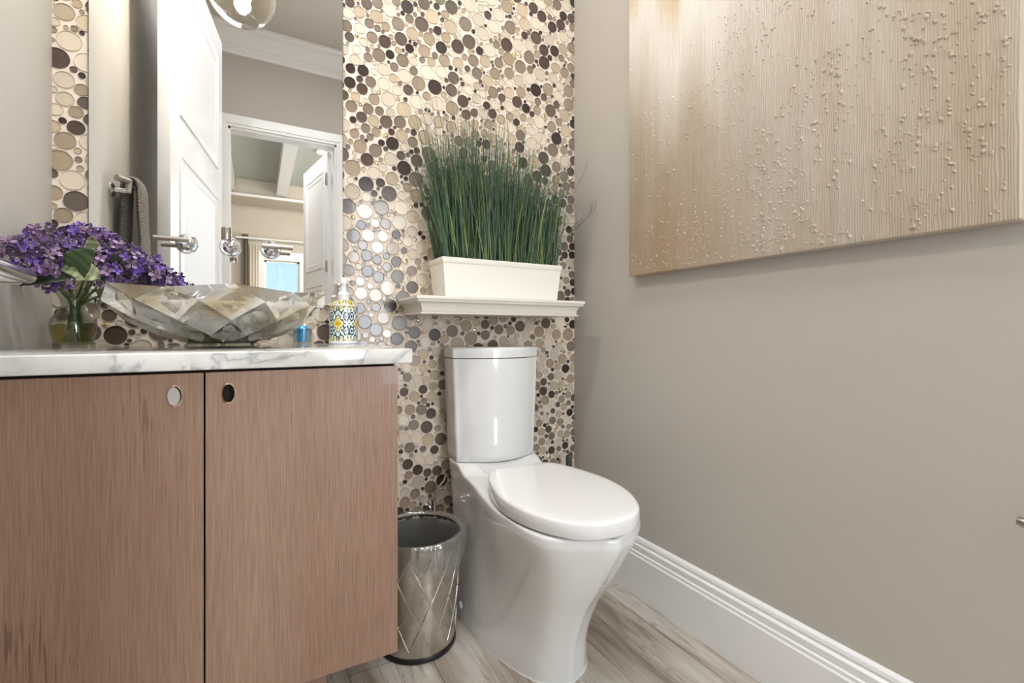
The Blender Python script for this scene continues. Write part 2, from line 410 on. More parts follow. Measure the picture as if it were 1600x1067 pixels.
# ------------------------------------------------------------------ mosaic wall
def mosaic():
    rg = random.Random(11)
    x0, x1, z0, z1 = XL, XR, 0.12, 2.45
    res = 0.0015; nx = int((x1 - x0) / res); nz = int((z1 - z0) / res)
    D = np.full((nz, nx), 0.05, dtype=np.float32)
    xs = (np.arange(nx) + .5) * res; zs = (np.arange(nz) + .5) * res
    # keep tiles off behind the mirror, behind the cabinet
    gx, gz = np.meshgrid(xs + x0, zs + z0)
    blk = ((gx > -0.335) & (gx < 0.212) & (gz > 0.945)) | ((gx < 0.235) & (gz < 0.79))
    D[blk] = 0
    circ = []
    gap = 0.0016
    def put(i, j, r):
        cx = xs[i]; cz = zs[j]; w = int((r + 0.055) / res)
        a0, a1 = max(0, j - w), min(nz, j + w + 1); b0, b1 = max(0, i - w), min(nx, i + w + 1)
        d = np.hypot(xs[b0:b1][None, :] - cx, zs[a0:a1][:, None] - cz) - r
        D[a0:a1, b0:b1] = np.minimum(D[a0:a1, b0:b1], d); circ.append((cx + x0, cz + z0, r))
    rs = np.random.RandomState(5)
    free = np.argwhere(~blk)
    for r, quota, K in ((0.0232, 150, 40), (0.0200, 240, 50), (0.0170, 330, 60), (0.0142, 1200, 250), (0.0105, 900, 500), (0.0074, 2400, 900), (0.0052, 3000, 1200)):
        need = r + gap; fails = 0; cnt = 0
        while cnt < quota and fails < 6:
            s = free[rs.randint(0, len(free), K)]
            d = D[s[:, 0], s[:, 1]]
            ok = d >= need
            if not ok.any(): fails += 1; continue
            dd = np.where(ok, d, 9); k = int(dd.argmin())
            rr = r * rg.uniform(0.97, 1.03)
            put(int(s[k, 1]), int(s[k, 0]), min(rr, float(d[k]) - gap * 0.8)); cnt += 1
    pal = [((207, 194, 176), .27), ((184, 167, 143), .14), ((158, 141, 120), .15), ((128, 114, 100), .14), ((97, 84, 74), .12), ((78, 62, 54), .11), ((60, 46, 42), .07)]
    mb = MB()
    for (cx, cz, r) in circ:
        seg = 26 if r > 0.012 else 18
        if 0.006 < r < 0.013 and rg.random() < 0.10:
            # faceted crystal button
            a0 = rg.random() * 6
            rows = []
            for rr, h in ((1, 0), (0.95, 0.0018), (0.62, 0.0042), (0.0, 0.0047)):
                rows.append([(cx + r * max(rr, .25) * cos(a0 + 2 * pi * k / 8 + (.39 if rr == .62 else 0)), YB - h, cz + r * max(rr, .25) * sin(a0 + 2 * pi * k / 8 + (.39 if rr == .62 else 0))) for k in range(8)])
            k = len(mb.v); mb.grid(rows, True, False, True, 1, (1, 1, 1, 1)); continue
        u = rg.random(); acc = 0
        for c, w in pal:
            acc += w
            if u < acc: break
        j = rg.uniform(0.93, 1.07); col = lin((min(255, c[0] * j), min(255, c[1] * j), min(255, c[2] * j)))
        rim = tuple(min(1, q * 0.96 + 0.012) for q in col[:3]) + (1,)
        bw = min(0.0017, r * 0.2)
        bw *= .6; prof = [(r, -0.0005), (r, 0.0022), (r - bw * .5, 0.0028), (r - bw, 0.0026), (r - bw * 1.3, 0.0008)]
        for q in range(len(prof) - 1):
            rows = [[(cx + pr * cos(2 * pi * k / seg), YB - h, cz + pr * sin(2 * pi * k / seg)) for k in range(seg)] for pr, h in prof[q:q + 2]]
            mb.grid(rows, True, False, q == len(prof) - 2, 0, rim if q < 3 else col)
            if q == len(prof) - 2: mb.c[-1] = col
    return mb
wb_ = struct(MB().box(XL - 0.1, XR + 0.1, YB, YB + 0.1, 0, ZC).build('wall_back', M['grout'], smooth=0))
mos = mosaic().build('mosaic_tiles', [M['tile'], M['crystal']], wb_, smooth=30)
mos['kind'] = 'stuff'
mos['label'] = 'round glass mosaic tiles in cream, taupe and brown'

# ------------------------------------------------------------------ mirror
mt = thing('wall_mirror', 'tall frameless mirror on the mosaic wall above the vessel sink', 'mirror', (-0.0625, YB, 0.927))
MY = YB - 0.010
o = MB().box(-0.353, 0.228, MY + 0.0005, YB - 0.0035, 0.927, 2.75, 0).build('mirror_backing', M['mirror_edge'], smooth=0); o.parent = mt; o.matrix_parent_inverse = Matrix.Translation(-mt.location)
def par(o, p):
    o.parent = p; o.matrix_parent_inverse = (Matrix.Translation(p.location) @ p.rotation_euler.to_matrix().to_4x4()).inverted(); return o
m = MB().box(-0.352, 0.227, MY, MY + 0.0005, 0.928, 2.749)
par(m.build('mirror_glass', M['mirror'], smooth=0), mt)
for xx in (-0.343, 0.215):
    par(MB().box(xx - 0.008, xx + 0.008, MY - 0.004, YB, 0.918, 0.936, 0.002).build('mirror_clip', M['chrome']), mt)

# ------------------------------------------------------------------ vanity
vx0, vx1, vy = XL + 0.002, 0.253, 0.945
van = thing('vanity_cabinet', 'brown wood veneer floating vanity cabinet with two doors under the marble counter', 'cabinet', (-0.083, 1.2, 0))
ZB, ZT = 0.197, 0.784
par(MB().box(vx0, vx1, vy + 0.02, YB - 0.008, ZB, ZT).build('body', M['wood'], smooth=0), van)
par(MB().box(vx0 + 0.004, vx1 - 0.004, vy + 0.016, vy + 0.02, ZB + 0.004, ZT).build('dark_reveal', M['gap'], smooth=0), van)
par(MB().box(vx0, 0.136, 1.10, YB - 0.008, 0.0, ZB).build('toe_kick', M['wood'], smooth=0), van)
def vdoor(x0, x1, hx, hz, r):
    z0, z1 = ZB, ZT - 0.004; m = MB(); n = 48
    def rect(a):
        dx, dz = cos(a), sin(a); t = 1e9
        if dx > 1e-9: t = min(t, (x1 - hx) / dx)
        if dx < -1e-9: t = min(t, (x0 - hx) / dx)
        if dz > 1e-9: t = min(t, (z1 - hz) / dz)
        if dz < -1e-9: t = min(t, (z0 - hz) / dz)
        return hx + dx * t, hz + dz * t
    angs = sorted([2 * pi * k / n for k in range(n)] + [atan2(z - hz, x - hx) % (2 * pi) for x in (x0, x1) for z in (z0, z1)])
    inn_f = []; out_f = []; inn_b = []; out_b = []
    for a in angs:
        X, Z = rect(a)
        inn_f.append((hx + r * .56 * cos(a), vy, hz + r * sin(a))); out_f.append((X, vy, Z))
        inn_b.append((hx + r * .56 * cos(a), vy + 0.016, hz + r * sin(a))); out_b.append((X, vy + 0.016, Z))
    m.grid([inn_b, inn_f, out_f, out_b], True)
    return m
for (x0, x1, hx, lab) in ((vx0, -0.0785, -0.118, 'l'), (-0.0755, vx1, -0.042, 'r')):
    hz = 0.743
    d = par(fixn(vdoor(x0, x1, hx, hz, 0.0155).build('door', M['wood'], smooth=20)), van)
    m = MB().lathe([(0.0150, -0.013), (0.0150, 0.0015), (0.0162, 0.0028), (0.0185, 0.0018), (0.0188, 0.0)], (hx, vy, hz), 40, 'Y', mat=Matrix.Diagonal((.56, 1, 1, 1)))
    f = par(fixn(m.build('pull_ring', M['rose'])), d)
    f.matrix_parent_inverse = d.matrix_parent_inverse.copy() if False else Matrix.Identity(4)
    if lab == 'l':
        rot = Matrix.Rotation(radians(-14), 4, 'Z') @ Matrix.Rotation(radians(9), 4, 'X') @ Matrix.Diagonal((.60, 1, 1.05, 1))
        m = MB().lathe([(0.0, 0.0015), (0.0145, 0.0015), (0.0150, 0.0), (0.0145, -0.0015), (0.0, -0.0015)], (hx - 0.001, vy - 0.004, hz), 40, 'Y', mat=rot)
        f = fixn(m.build('pull_disc', M['pulldisc'])); f.parent = d
ct = MB().box(XL + 0.001, 0.28, 0.93, YB - 0.0035, 0.7855, 0.8155, 0.003).build('countertop', M['marble'], smooth=30, loc=(-0.07, 1.2, 0.7855))
tag(ct, 'white grey-veined marble countertop slab on the brown vanity', 'countertop')

# ------------------------------------------------------------------ bowl sink
bx, by, bz = -0.063, 1.205, 0.8155
def bowl():
    N = 12
    rings = [(0.062, 0.010, 0), (0.118, 0.026, .5), (0.168, 0.056, 0), (0.206, 0.092, .5), (0.214, 0.118, 0)]
    P = []
    for i, (r, h, ph) in enumerate(rings):
        row = []
        for k in range(N):
            a = 2 * pi * (k + ph) / N + 0.13
            rr = r; hh = h
            if i == 4:
                hh += 0.0045 * (1 if k % 2 else -1); rr += 0.002 * (1 if k % 2 else -1)
            row.append(Vector((bx + rr * cos(a), by + rr * sin(a), bz + hh)))
        P.append(row)
    def facet(m, c4, depth, inward, n=6):
        a, b, c, d = c4; nrm = (c - a).cross(d - b)
        if nrm.length < 1e-9: return
        nrm.normalize()
        cen = (a + b + c + d) / 4; axis = Vector((bx, by, cen.z + 0.03))
        if nrm.dot(axis - cen) < 0: nrm = -nrm
        rows = []
        for i in range(n + 1):
            s = i / n; row = []
            for j in range(n + 1):
                t_ = j / n
                p = a * (1 - s) * (1 - t_) + b * s * (1 - t_) + c * s * t_ + d * (1 - s) * t_
                row.append(tuple(p + nrm * depth * 16 * s * (1 - s) * t_ * (1 - t_)))
            rows.append(row)
        m.grid(rows)
    m = MB()
    for i in range(len(rings) - 2):
        for k in range(N):
            # diamond: lower vertex ring i, sides ring i+1, top ring i+2
            if rings[i][2] == 0: l, r = P[i + 1][(k - 1) % N], P[i + 1][k]
            else: l, r = P[i + 1][k], P[i + 1][(k + 1) % N]
            top = P[i + 2][k]
            facet(m, (P[i][k], r, top, l), 0.0085, True, 8)
    # closing triangles bottom and rim
    for k in range(N):
        m.add([P[0][k], P[0][(k + 1) % N], P[1][k]], [(0, 1, 2)])
        m.add([P[3][k], P[4][(k + 1) % N], P[4][k]], [(0, 1, 2)])
    m.add([p for p in P[0]], [tuple(range(N))])
    # inner skin, smooth and slightly smaller; rim strip joins the two
    inner = []
    prof = [(0.204, None), (0.196, 0.092), (0.172, 0.064), (0.130, 0.040), (0.080, 0.026), (0.03, 0.021)]
    rows = []
    rows.append([tuple(p) for p in P[4]])
    for r, h in prof:
        row = []
        for k in range(N):
            a = 2 * pi * k / N + 0.13
            hh = (P[4][k].z - bz - 0.001) if h is None else h
            row.append((bx + r * cos(a), by + r * sin(a), bz + hh))
        rows.append(row)
    m.grid(rows, True, False, True)
    return m
sk = thing('vessel_sink', 'shallow faceted silvered glass vessel sink bowl with wavy rim', 'sink', (bx, by, bz))
par(fixn(bowl().build('bowl', M['bowl'], smooth=22)), sk)
par(MB().lathe([(0.070, 0.0), (0.072, 0.004), (0.070, 0.008), (0.064, 0.0105), (0.0, 0.0105)], (bx, by, bz), 48, cap0=True).build('mounting_ring', M['vase']), sk)
par(MB().lathe([(0.028, 0.0215), (0.028, 0.0245), (0.02, 0.027), (0.006, 0.0275)], (bx, by, bz), 32, cap1=True).build('drain', M['chrome']), sk)

# ------------------------------------------------------------------ wall faucet
FZ = 1.078
fa = thing('wall_faucet', 'chrome wall mounted faucet spout between its two lever handles', 'faucet', (-0.061, MY, FZ))
disc = [(0.0255, 0.0), (0.0255, 0.003), (0.0235, 0.006), (0.018, 0.0065), (0.0155, 0.010), (0.0130, 0.018), (0.0105, 0.022), (0.0105, 0.028)]
par(fixn(MB().lathe(disc, (-0.061, MY, FZ), 40, 'Y', cap1=True).build('escutcheon', M['chrome'])), fa)
m = MB().tube([(-0.061, MY - 0.02, FZ), (-0.061, MY - 0.19, FZ)], 0.0085, 20)
par(m.build('spout', M['chrome']), fa)
m = MB().lathe([(0.006, -0.012), (0.0104, -0.014), (0.0106, 0.012), (0.0095, 0.0145), (0.0, 0.0145)], (-0.061, MY - 0.195, FZ), 28)
m.lathe([(0.0, -0.010), (0.0085, -0.010), (0.0095, -0.014)], (-0.061, MY - 0.195, FZ), 28)
par(m.build('spout_tip', M['nickel']), fa)
for s, x in ((-1, -0.158), (1, 0.036)):
    h = thing('faucet_handle', 'chrome faucet lever handle %s of the spout on the mirror' % ('left' if s < 0 else 'right'), 'faucet handle', (x, MY, FZ), 'lever handles of the wall faucet')
    par(fixn(MB().lathe(disc, (x, MY, FZ), 40, 'Y', cap1=True).build('escutcheon', M['chrome'])), h)
    par(MB().tube([(x, MY - 0.024, FZ), (x, MY - 0.05, FZ)], 0.009, 20).build('stem', M['chrome']), h)
    e = 0.062 if s < 0 else 0.052; st_ = 0.012 if s < 0 else 0.022
    par(MB().tube([(x - s * st_, MY - 0.052, FZ + 0.002), (x + s * (e - 0.0), MY - 0.052, FZ + 0.002)], 0.0062, 20).build('lever', M['nickel']), h)

# ------------------------------------------------------------------ vase with lilac flowers
vxc, vyc = -0.345, 1.335
va = thing('glass_vase', 'clear glass vase with amber water standing in the counter corner', 'vase', (vxc, vyc, 0.8155))
prof = [(0.0, 0.002), (0.030, 0.001), (0.0325, 0.006), (0.0375, 0.030), (0.0395, 0.046), (0.037, 0.062), (0.026, 0.078), (0.0205, 0.090), (0.023, 0.104), (0.032, 0.122), (0.0335, 0.128)]
pin = [(r - 0.0018, h) for r, h in prof[::-1][:-2]] + [(0.0, 0.008)]
par(fixn(MB().lathe(prof + pin, (vxc, vyc, 0.8155), 48).build('glass_body', M['vase'])), va)
par(fixn(MB().lathe([(0.0, 0.0095), (0.029, 0.0095), (0.0352, 0.030), (0.0374, 0.044), (0.0372, 0.047), (0.0, 0.047)], (vxc, vyc, 0.8155), 48).build('water', M['water'])), va)
bq = thing('flower_bouquet', 'purple lilac flower bouquet with dark green leaves in the glass vase', 'flowers', (vxc, vyc, 0.83))
rg = random.Random(3)
def floret(m, p, nrm, r):
    nrm = nrm.normalized(); a = nrm.orthogonal().normalized(); a.rotate(Matrix.Rotation(rg.random() * 6.28, 3, nrm)); b = nrm.cross(a)
    base = rg.choice([(86, 54, 142), (104, 70, 160), (122, 88, 156), (66, 40, 96), (156, 128, 166), (112, 80, 116), (60, 44, 70), (138, 116, 140)])
    n = rg.choice([4, 4, 5])
    for k in range(n):
        an = 2 * pi * k / n; d = a * cos(an) + b * sin(an); e = nrm.cross(d)
        rise = rg.uniform(0.1, 0.7) * r
        q = lambda t, w, h: p + d * (t * r) + e * (w * r) + nrm * (h * rise)
        vs = [q(0.05, 0, 0), q(0.45, 0.34, 0.5), q(0.45, 0, 0.3), q(0.45, -0.34, 0.5), q(0.85, 0.30, 1.0), q(0.9, 0, 0.85), q(0.85, -0.30, 1.0), q(1.05, 0, 1.1)]
        j = rg.uniform(0.75, 1.2); c1 = lin(tuple(min(255, x * j) for x in base)); c2 = lin(tuple(min(255, x * j * 0.45 + 240 * 0.45) for x in base)) if rg.random() < .35 else c1
        m.add(vs, [(0, 1, 2), (0, 2, 3), (1, 4, 5, 2), (2, 5, 6, 3), (4, 7, 5), (5, 7, 6)], 0, [c1, c1, c1, c1, c2, c2])
    cc = lin((214, 196, 130) if rg.random() < .5 else (90, 80, 60))
    vs = [p + nrm * r * .35] + [p + (a * cos(k * 1.257) + b * sin(k * 1.257)) * r * .13 + nrm * r * .1 for k in range(5)]
    m.add(vs, [(0, 1 + k, 1 + (k + 1) % 5) for k in range(5)], 0, cc)
heads = [(-0.335, 1.34, 1.055, .031), (-0.295, 1.32, 1.045, .03), (-0.30, 1.30, 1.005, .033), (-0.375, 1.26, 1.035, .025), (-0.372, 1.19, 1.005, .026),
         (-0.355, 1.20, 0.975, .030), (-0.335, 1.235, 1.01, .026), (-0.255, 1.30, 1.02, .027), (-0.235, 1.26, 0.995, .031), (-0.26, 1.24, 0.965, .028),
         (-0.215, 1.30, 0.99, .028), (-0.19, 1.28, 0.97, .026), (-0.165, 1.29, 0.958, .020), (-0.385, 1.165, 1.0, .018), (-0.345, 1.22, 0.955, .024), (-0.29, 1.35, 1.0, .03), (-0.285,1.26,1.0,.024), (-0.36, 1.31, 1.03, .026)]
for (x, y, z, r) in heads:
    m = MB(); n = int(34 * (r / .028) ** 2)
    for k in range(n):
        zz = 1 - 2 * (k + .5) / n; an = k * 2.39996; s = sqrt(1 - zz * zz)
        d = Vector((s * cos(an), s * sin(an), zz)) + Vector((rg.uniform(-.15, .15), rg.uniform(-.15, .15), rg.uniform(-.15, .15)))
        rr = r * rg.uniform(.78, 1.12)
        p = Vector((x, y, z)) + Vector((d.x * rr, d.y * rr, d.z * rr * .85))
        p.x = max(p.x, XL + 0.008)
        floret(m, p, d, rg.uniform(0.0085, 0.0125))
    par(m.build('flower_head', M['petal'], smooth=0), bq)
for (x, y, z, r) in heads:
    t0 = Vector((vxc + rg.uniform(-.008, .008), vyc + rg.uniform(-.008, .008), 0.905)); b0 = Vector((vxc + rg.uniform(-.022, .022), vyc + rg.uniform(-.022, .022), 0.828))
    e = Vector((x, y, z)); mid = (t0 + e) / 2 + Vector((0, 0, .012))
    par(MB().tube([b0, (b0 + t0) / 2, t0, mid, e], [.0026, .0024, .002, .0016, .0012], 8).build('flower_stem', M['stem']), bq)
def leaf(c, d, nrm, L, w, col):
    d = d.normalized(); e = nrm.cross(d).normalized(); nrm = d.cross(e); rows = []
    for i in range(11):
        t_ = i / 10; ww = w * (sin(pi * min(1, t_ * 1.02)) ** 0.6) * (1.15 - .45 * t_)
        row = []
        for j in range(-3, 4):
            s = j / 3
            row.append(tuple(Vector(c) + d * (t_ * L) + e * (ww * s) + nrm * (0.006 * abs(s) + 0.012 * sin(t_ * pi) - 0.001 * cos(t_ * 40))))
        rows.append(row)
    m = MB(); cols = [lin(tuple(q * (1.12 if (k // 6) % 2 else .9) for q in col)) for k in range(60)]
    m.grid(rows, col=cols)
    o = m.build('leaf', M['leafcol']); sm = o.modifiers.new('thick', 'SOLIDIFY'); sm.thickness = 0.0006
    return par(o, bq)
leaf((-0.300, 1.17, 0.955), Vector((.55, -.35, .75)), Vector((-.3, -.9, .1)), 0.066, 0.028, (58, 78, 44))
leaf((-0.262, 1.165, 0.950), Vector((-.8, .0, .22)), Vector((.1, -.9, .5)), 0.058, 0.022, (128, 136, 96))
leaf((-0.31, 1.20, 0.955), Vector((-.95, -.1, -.30)), Vector((0, -.8, .5)), 0.075, 0.019, (26, 36, 24))
leaf((-0.305, 1.27, 1.00), Vector((.1, -.2, .9)), Vector((.5, -.9, .1)), 0.05, 0.016, (104, 110, 80))
leaf((-0.26, 1.25, 0.985), Vector((.6, -.1, .5)), Vector((.1, -.9, .3)), 0.045, 0.015, (60, 66, 44))
leaf((-0.27, 1.26, 0.955), Vector((.9, .1, -.05)), Vector((0, -.4, .9)), 0.06, 0.018, (44, 56, 36))

# ------------------------------------------------------------------ soap bottle
sx, sy = 0.219, 1.398
so = thing('soap_dispenser', 'painted ceramic soap dispenser with green and yellow floral pattern and white pump', 'soap dispenser', (sx, sy, 0.8155))
def pat(u, v):
    # u,v in cells of one motif
    cu = (u % 1.0) * 2 - 1; cv = v * 2 - 1
    r = sqrt(cu * cu + cv * cv * 1.1); th = atan2(cv, cu)
    fl = 0.30 * (1 + 0.28 * cos(4 * th))
    if r < 0.12: return (214, 150, 30)
    if r < fl: return (226, 202, 60)
    if r < fl + 0.09: return (236, 236, 226)
    if r < fl + 0.16: return (40, 78, 62)
    au, av = abs(cu), abs(cv)
    d1 = sqrt((au - .74) ** 2 + (av - .42) ** 2)
    if d1 < .09: return (26, 56, 46)
    if d1 < .19: return (206, 220, 232)
    if d1 < .27: return (24, 60, 46)
    d2 = sqrt((au - .30) ** 2 + (av - .86) ** 2)
    if d2 < .10: return (226, 205, 90)
    if d2 < .16: return (234, 236, 232)
    if d2 < .24: return (22, 52, 42)
    if sin(au * 17 + cv * 4) * sin(av * 15 - 1) > .30: return (70, 108, 36)
    if av > .93: return (236, 214, 110)
    return (228, 232, 236)
m = MB(); NA, NZ = 176, 80
z0, z1 = 0.8155 + 0.0085, 0.9205
cols = []; rows = []
for i in range(NZ + 1):
    z = z0 + (z1 - z0) * i / NZ; rows.append([(sx + .0385 * cos(2 * pi * k / NA), sy + .0385 * sin(2 * pi * k / NA), z) for k in range(NA)])
for i in range(NZ):
    for k in range(NA): cols.append(lin(pat((k + .5) / NA * 4 + 0.85, (i + .5) / NZ)))
m.grid(rows, True, col=cols)
# shoulder
NS = 14; srows = []; scol = []
for i in range(NS + 1):
    q = i / NS; r = .0375 - .0255 * (1 - cos(q * pi / 2)) ** .8 * 1.0; z = 0.9235 + 0.017 * sin(q * pi / 2)
    srows.append([(sx + r * cos(2 * pi * k / NA), sy + r * sin(2 * pi * k / NA), z) for k in range(NA)])
for i in range(NS):
    for k in range(NA):
        q = (k / NA * 8) % 1; w = abs(q - .5) * 2; a = i / NS
        c = (232, 224, 196)
        if abs(w - (.2 + .6 * a)) < .12: c = (56, 48, 40)
        elif w < .3 and a < .75: c = (222, 196, 50)
        elif w > .85: c = (70, 110, 50)
        scol.append(lin(c))
m.grid(srows, True, col=scol)
par(m.build('bottle', M['ceramic']), so)
par(MB().lathe([(0.0, 0.0), (0.037, 0.0), (0.0392, 0.002), (0.0392, 0.0075), (0.0385, 0.009)], (sx, sy, 0.8155), 64).build('base_band', M['bottle_base']), so)
par(MB().lathe([(0.0385, 0.9195), (0.0398, 0.921), (0.0398, 0.9245), (0.0375, 0.926)], (sx, sy, 0), 64).build('rim_band', M['bottle_rim']), so)
m = MB().lathe([(0.0125, 0.938), (0.0165, 0.940), (0.0165, 0.957), (0.012, 0.962), (0.008, 0.964), (0.008, 0.985)], (sx, sy, 0), 32)
m.lathe([(0.006, 0.984), (0.0105, 0.986), (0.0105, 1.000), (0.008, 1.004), (0, 1.004)], (sx, sy, 0), 32)
m.tube([(sx, sy, 0.996), (sx + .004, sy + .025, 0.996), (sx + .005, sy + .034, 0.990)], [0.0055, .005, .004], 12)
par(m.build('pump', M['pump']), so)

# blue cup behind the bowl
cx_, cy_ = 0.113, 1.42
cu = thing('clear_cup', 'small clear cup holding bright blue gel behind the sink bowl', 'cup', (cx_, cy_, 0.8155))
par(fixn(MB().lathe([(0.0, 0.001), (0.021, 0.0), (0.023, 0.003), (0.0245, 0.044), (0.0235, 0.044), (0.021, 0.004), (0.0, 0.004)], (cx_, cy_, 0.8155), 32).build('cup_wall', M['cup'])), cu)
par(fixn(MB().lathe([(0.0, 0.005), (0.010, 0.005), (0.014, 0.015), (0.011, 0.03), (0.016, 0.042), (0.011, 0.05), (0.0, 0.051)], (cx_, cy_, 0.8155), 20).build('blue_gel', M['blue'])), cu)

# ------------------------------------------------------------------ ledge shelf
def mitred(prof, x0, x1, yf, yb):
    # profile (inset, z): inset applied on front and both ends
    m = MB(); rows = []
    for ins, z in prof:
        rows.append([(x0 + ins, yb, z), (x0 + ins, yf + ins, z), (x1 - ins, yf + ins, z), (x1 - ins, yb, z)])
    m.grid(rows, True, True, True); return m
sp_ = [(0.0, 0.953), (0.0, 0.945), (0.003, 0.943), (0.004, 0.940)]
for i in range(9):
    q = i / 8; sp_.append((0.005 + 0.016 * sin(q * pi / 2), 0.940 - 0.024 * (1 - cos(q * pi / 2)) - 0.004))
sp_ += [(0.022, 0.908), (0.016, 0.905), (0.016, 0.902)]
sp_ = sp_[::-1]
sh = fixn(mitred(sp_, 0.395, 0.983, 1.270, YB - 0.0035).build('wall_ledge', M['shelf'], smooth=35, loc=(0.69, 1.47, 0.902)))
tag(sh, 'off-white moulded ledge shelf on the mosaic wall above the toilet', 'shelf')

# planter and grass
pl = thing('planter_box', 'long white rectangular planter box standing on the ledge shelf', 'planter', (0.70, 1.39, 0.953))
def ring4(x0, x1, y0, y1, z): return [(x0, y1, z), (x0, y0, z), (x1, y0, z), (x1, y1, z)]
m = MB()
T = [(0.014, 0.953), (0.0145, 0.957), (0.0045, 1.060), (0.003, 1.0605), (0.0, 1.068), (0.0, 1.077), (0.007, 1.077), (0.010, 1.045)]
rows = [ring4(0.491 + a, 0.929 - a, 1.328 + a * .8, 1.462 - a * .8, z) for a, z in T]
m.grid(rows, True, True, False); par(fixn(m.build('box', M['planter'], smooth=20)), pl)
par(MB().box(0.503, 0.917, 1.338, 1.452, 1.040, 1.048).build('filler', M['soil'], smooth=0), pl)
gr = MB(); rg = random.Random(21)
def blade(p0, d, L, bend, w, cols, n=7):
    p = Vector(p0); d = Vector(d).normalized(); pts = [p.copy()]
    for i in range(n):
        p = p + d * (L / n); d = (d + Vector(bend) / n).normalized(); pts.append(p.copy())
    side = Vector((rg.uniform(-1, 1), rg.uniform(-1, 1), 0)).normalized()
    for q in pts:
        q.y = min(q.y, YB - 0.008); q.x = min(q.x, XR - 0.006)
    rows = []
    for i, q in enumerate(pts):
        t_ = i / n; ww = w * (1 - t_ ** 2.2 * .85) / 2
        fwd = side.cross(Vector((0, 0, 1)))
        rows.append([tuple(q - side * ww), tuple(q + fwd * ww * .5), tuple(q + side * ww)])
    fc = []
    for i in range(n):
        t_ = i / n; c = tuple(cols[0][k] * (1 - t_) + cols[1][k] * t_ for k in range(3)); fc += [lin(c)] * 2
    gr.grid(rows, col=fc)
for i in range(1200):
    x = rg.uniform(0.508, 0.912); y = rg.uniform(1.342, 1.448)
    u = (x - 0.508) / 0.404
    L = rg.choice([rg.uniform(.22, .33), rg.uniform(.30, .42), rg.uniform(.33, .50)]) * (1.07 - .25 * abs(u - .33) - .10 * (u > .5) * (u - .5))
    k = rg.random()
    dx = (u - .5) * .26 + rg.gauss(0, .07); dy = rg.gauss(-.02, .06)
    base = rg.choice([(98, 120, 80), (82, 108, 70), (60, 92, 64), (64, 94, 78), (134, 146, 88), (72, 98, 88)]); tip = rg.choice([(46, 74, 54), (54, 82, 58), (42, 66, 50), (66, 92, 60)])
    if rg.random() < .05: base = (150, 150, 74); tip = (104, 122, 62)
    blade((x, y, 1.046), (dx, dy, 1), L, (dx * .5 + rg.gauss(0, .12), rg.gauss(-.02, .12), -.06), rg.uniform(.0026, .0042), (base, tip))
for i in range(230):
    x = rg.uniform(0.515, 0.905); y = rg.uniform(1.345, 1.44); u = (x - .508) / .404
    dx = (u - .5) * .75 + rg.gauss(0, .16)
    if i < 26: x = rg.uniform(.80, .91); dx = rg.uniform(.25, .62)
    if i >= 110: x = min(.9, max(.52, rg.gauss(.64, .08))); dx = rg.gauss((x - .70) * .35, .07)
    L = rg.uniform(.36, .58) * (1 if abs(dx) < .3 else .8)
    blade((x, y, 1.046), (dx, rg.gauss(-.03, .08), 1), L, (dx * 1.1, rg.gauss(0, .1), -.25), .0024, ((70, 92, 60), (60, 74, 56)), 10)
g = gr.build('grass_plant', M['bladecol'], smooth=0, loc=(0.70, 1.39, 1.046))
tag(g, 'tall dark green artificial grass growing out of the white planter box', 'plant')

# ------------------------------------------------------------------ toilet
TO = (0.697, 1.455, 0.0); TRZ = radians(-3.2)
to = thing('toilet', 'white skirted toilet with closed lid and tall narrow tank', 'toilet', TO, rz=TRZ)
def cr(pts, n):
    out = []; P = [Vector(p) for p in pts]; m_ = len(P)
    for i in range(m_ - 1):
        p0 = P[max(i - 1, 0)]; p1 = P[i]; p2 = P[i + 1]; p3 = P[min(i + 2, m_ - 1)]
        if i == 0: p0 = p1 * 2 - p2
        if i == m_ - 2: p3 = p2 * 2 - p1
        for k in range(n):
            t_ = k / n
            out.append(0.5 * ((2 * p1) + (-p0 + p2) * t_ + (2 * p0 - 5 * p1 + 4 * p2 - p3) * t_ ** 2 + (-p0 + 3 * p1 - 3 * p2 + p3) * t_ ** 3))
    out.append(P[-1].copy()); return out
# sections: z then side key points (p, q); q measured forward from the wall
S = [
 (0.000, [(0, .03), (.10, .03), (.150, .045), (.160, .12), (.155, .22), (.137, .34), (.106, .44), (.064, .512), (0, .545)]),
 (0.010, [(0, .03), (.10, .03), (.149, .045), (.159, .12), (.154, .22), (.136, .34), (.104, .44), (.062, .510), (0, .543)]),
 (0.090, [(0, .03), (.10, .03), (.143, .045), (.152, .12), (.147, .22), (.131, .34), (.103, .44), (.063, .516), (0, .550)]),
 (0.180, [(0, .03), (.10, .03), (.138, .045), (.145, .12), (.141, .22), (.132, .34), (.112, .45), (.073, .545), (0, .584)]),
 (0.260, [(0, .03), (.10, .03), (.135, .045), (.140, .12), (.139, .22), (.140, .34), (.130, .46), (.090, .585), (0, .634)]),
 (0.330, [(0, .02), (.10, .02), (.1355, .032), (.139, .12), (.140, .22), (.150, .34), (.148, .47), (.106, .620), (0, .680)]),
 (0.385, [(0, .012), (.10, .012), (.1375, .022), (.1395, .11), (.142, .22), (.157, .35), (.1605, .48), (.127, .635), (0, .712)]),
 (0.408, [(0, .008), (.10, .008), (.1385, .016), (.1405, .11), (.142, .22), (.157, .35), (.1620, .48), (.129, .637), (0, .715)]),
]
def section_rows():
    cols = list(zip(*[[(a, b, z) for (a, b) in K] for z, K in S]))      # per keypoint, along z
    fin = [cr(c, 5) for c in cols]
    rows = []
    for i in range(len(fin[0])):
        half = cr([fin[k][i] for k in range(len(fin))], 6)
        rows.append(half)
    return rows
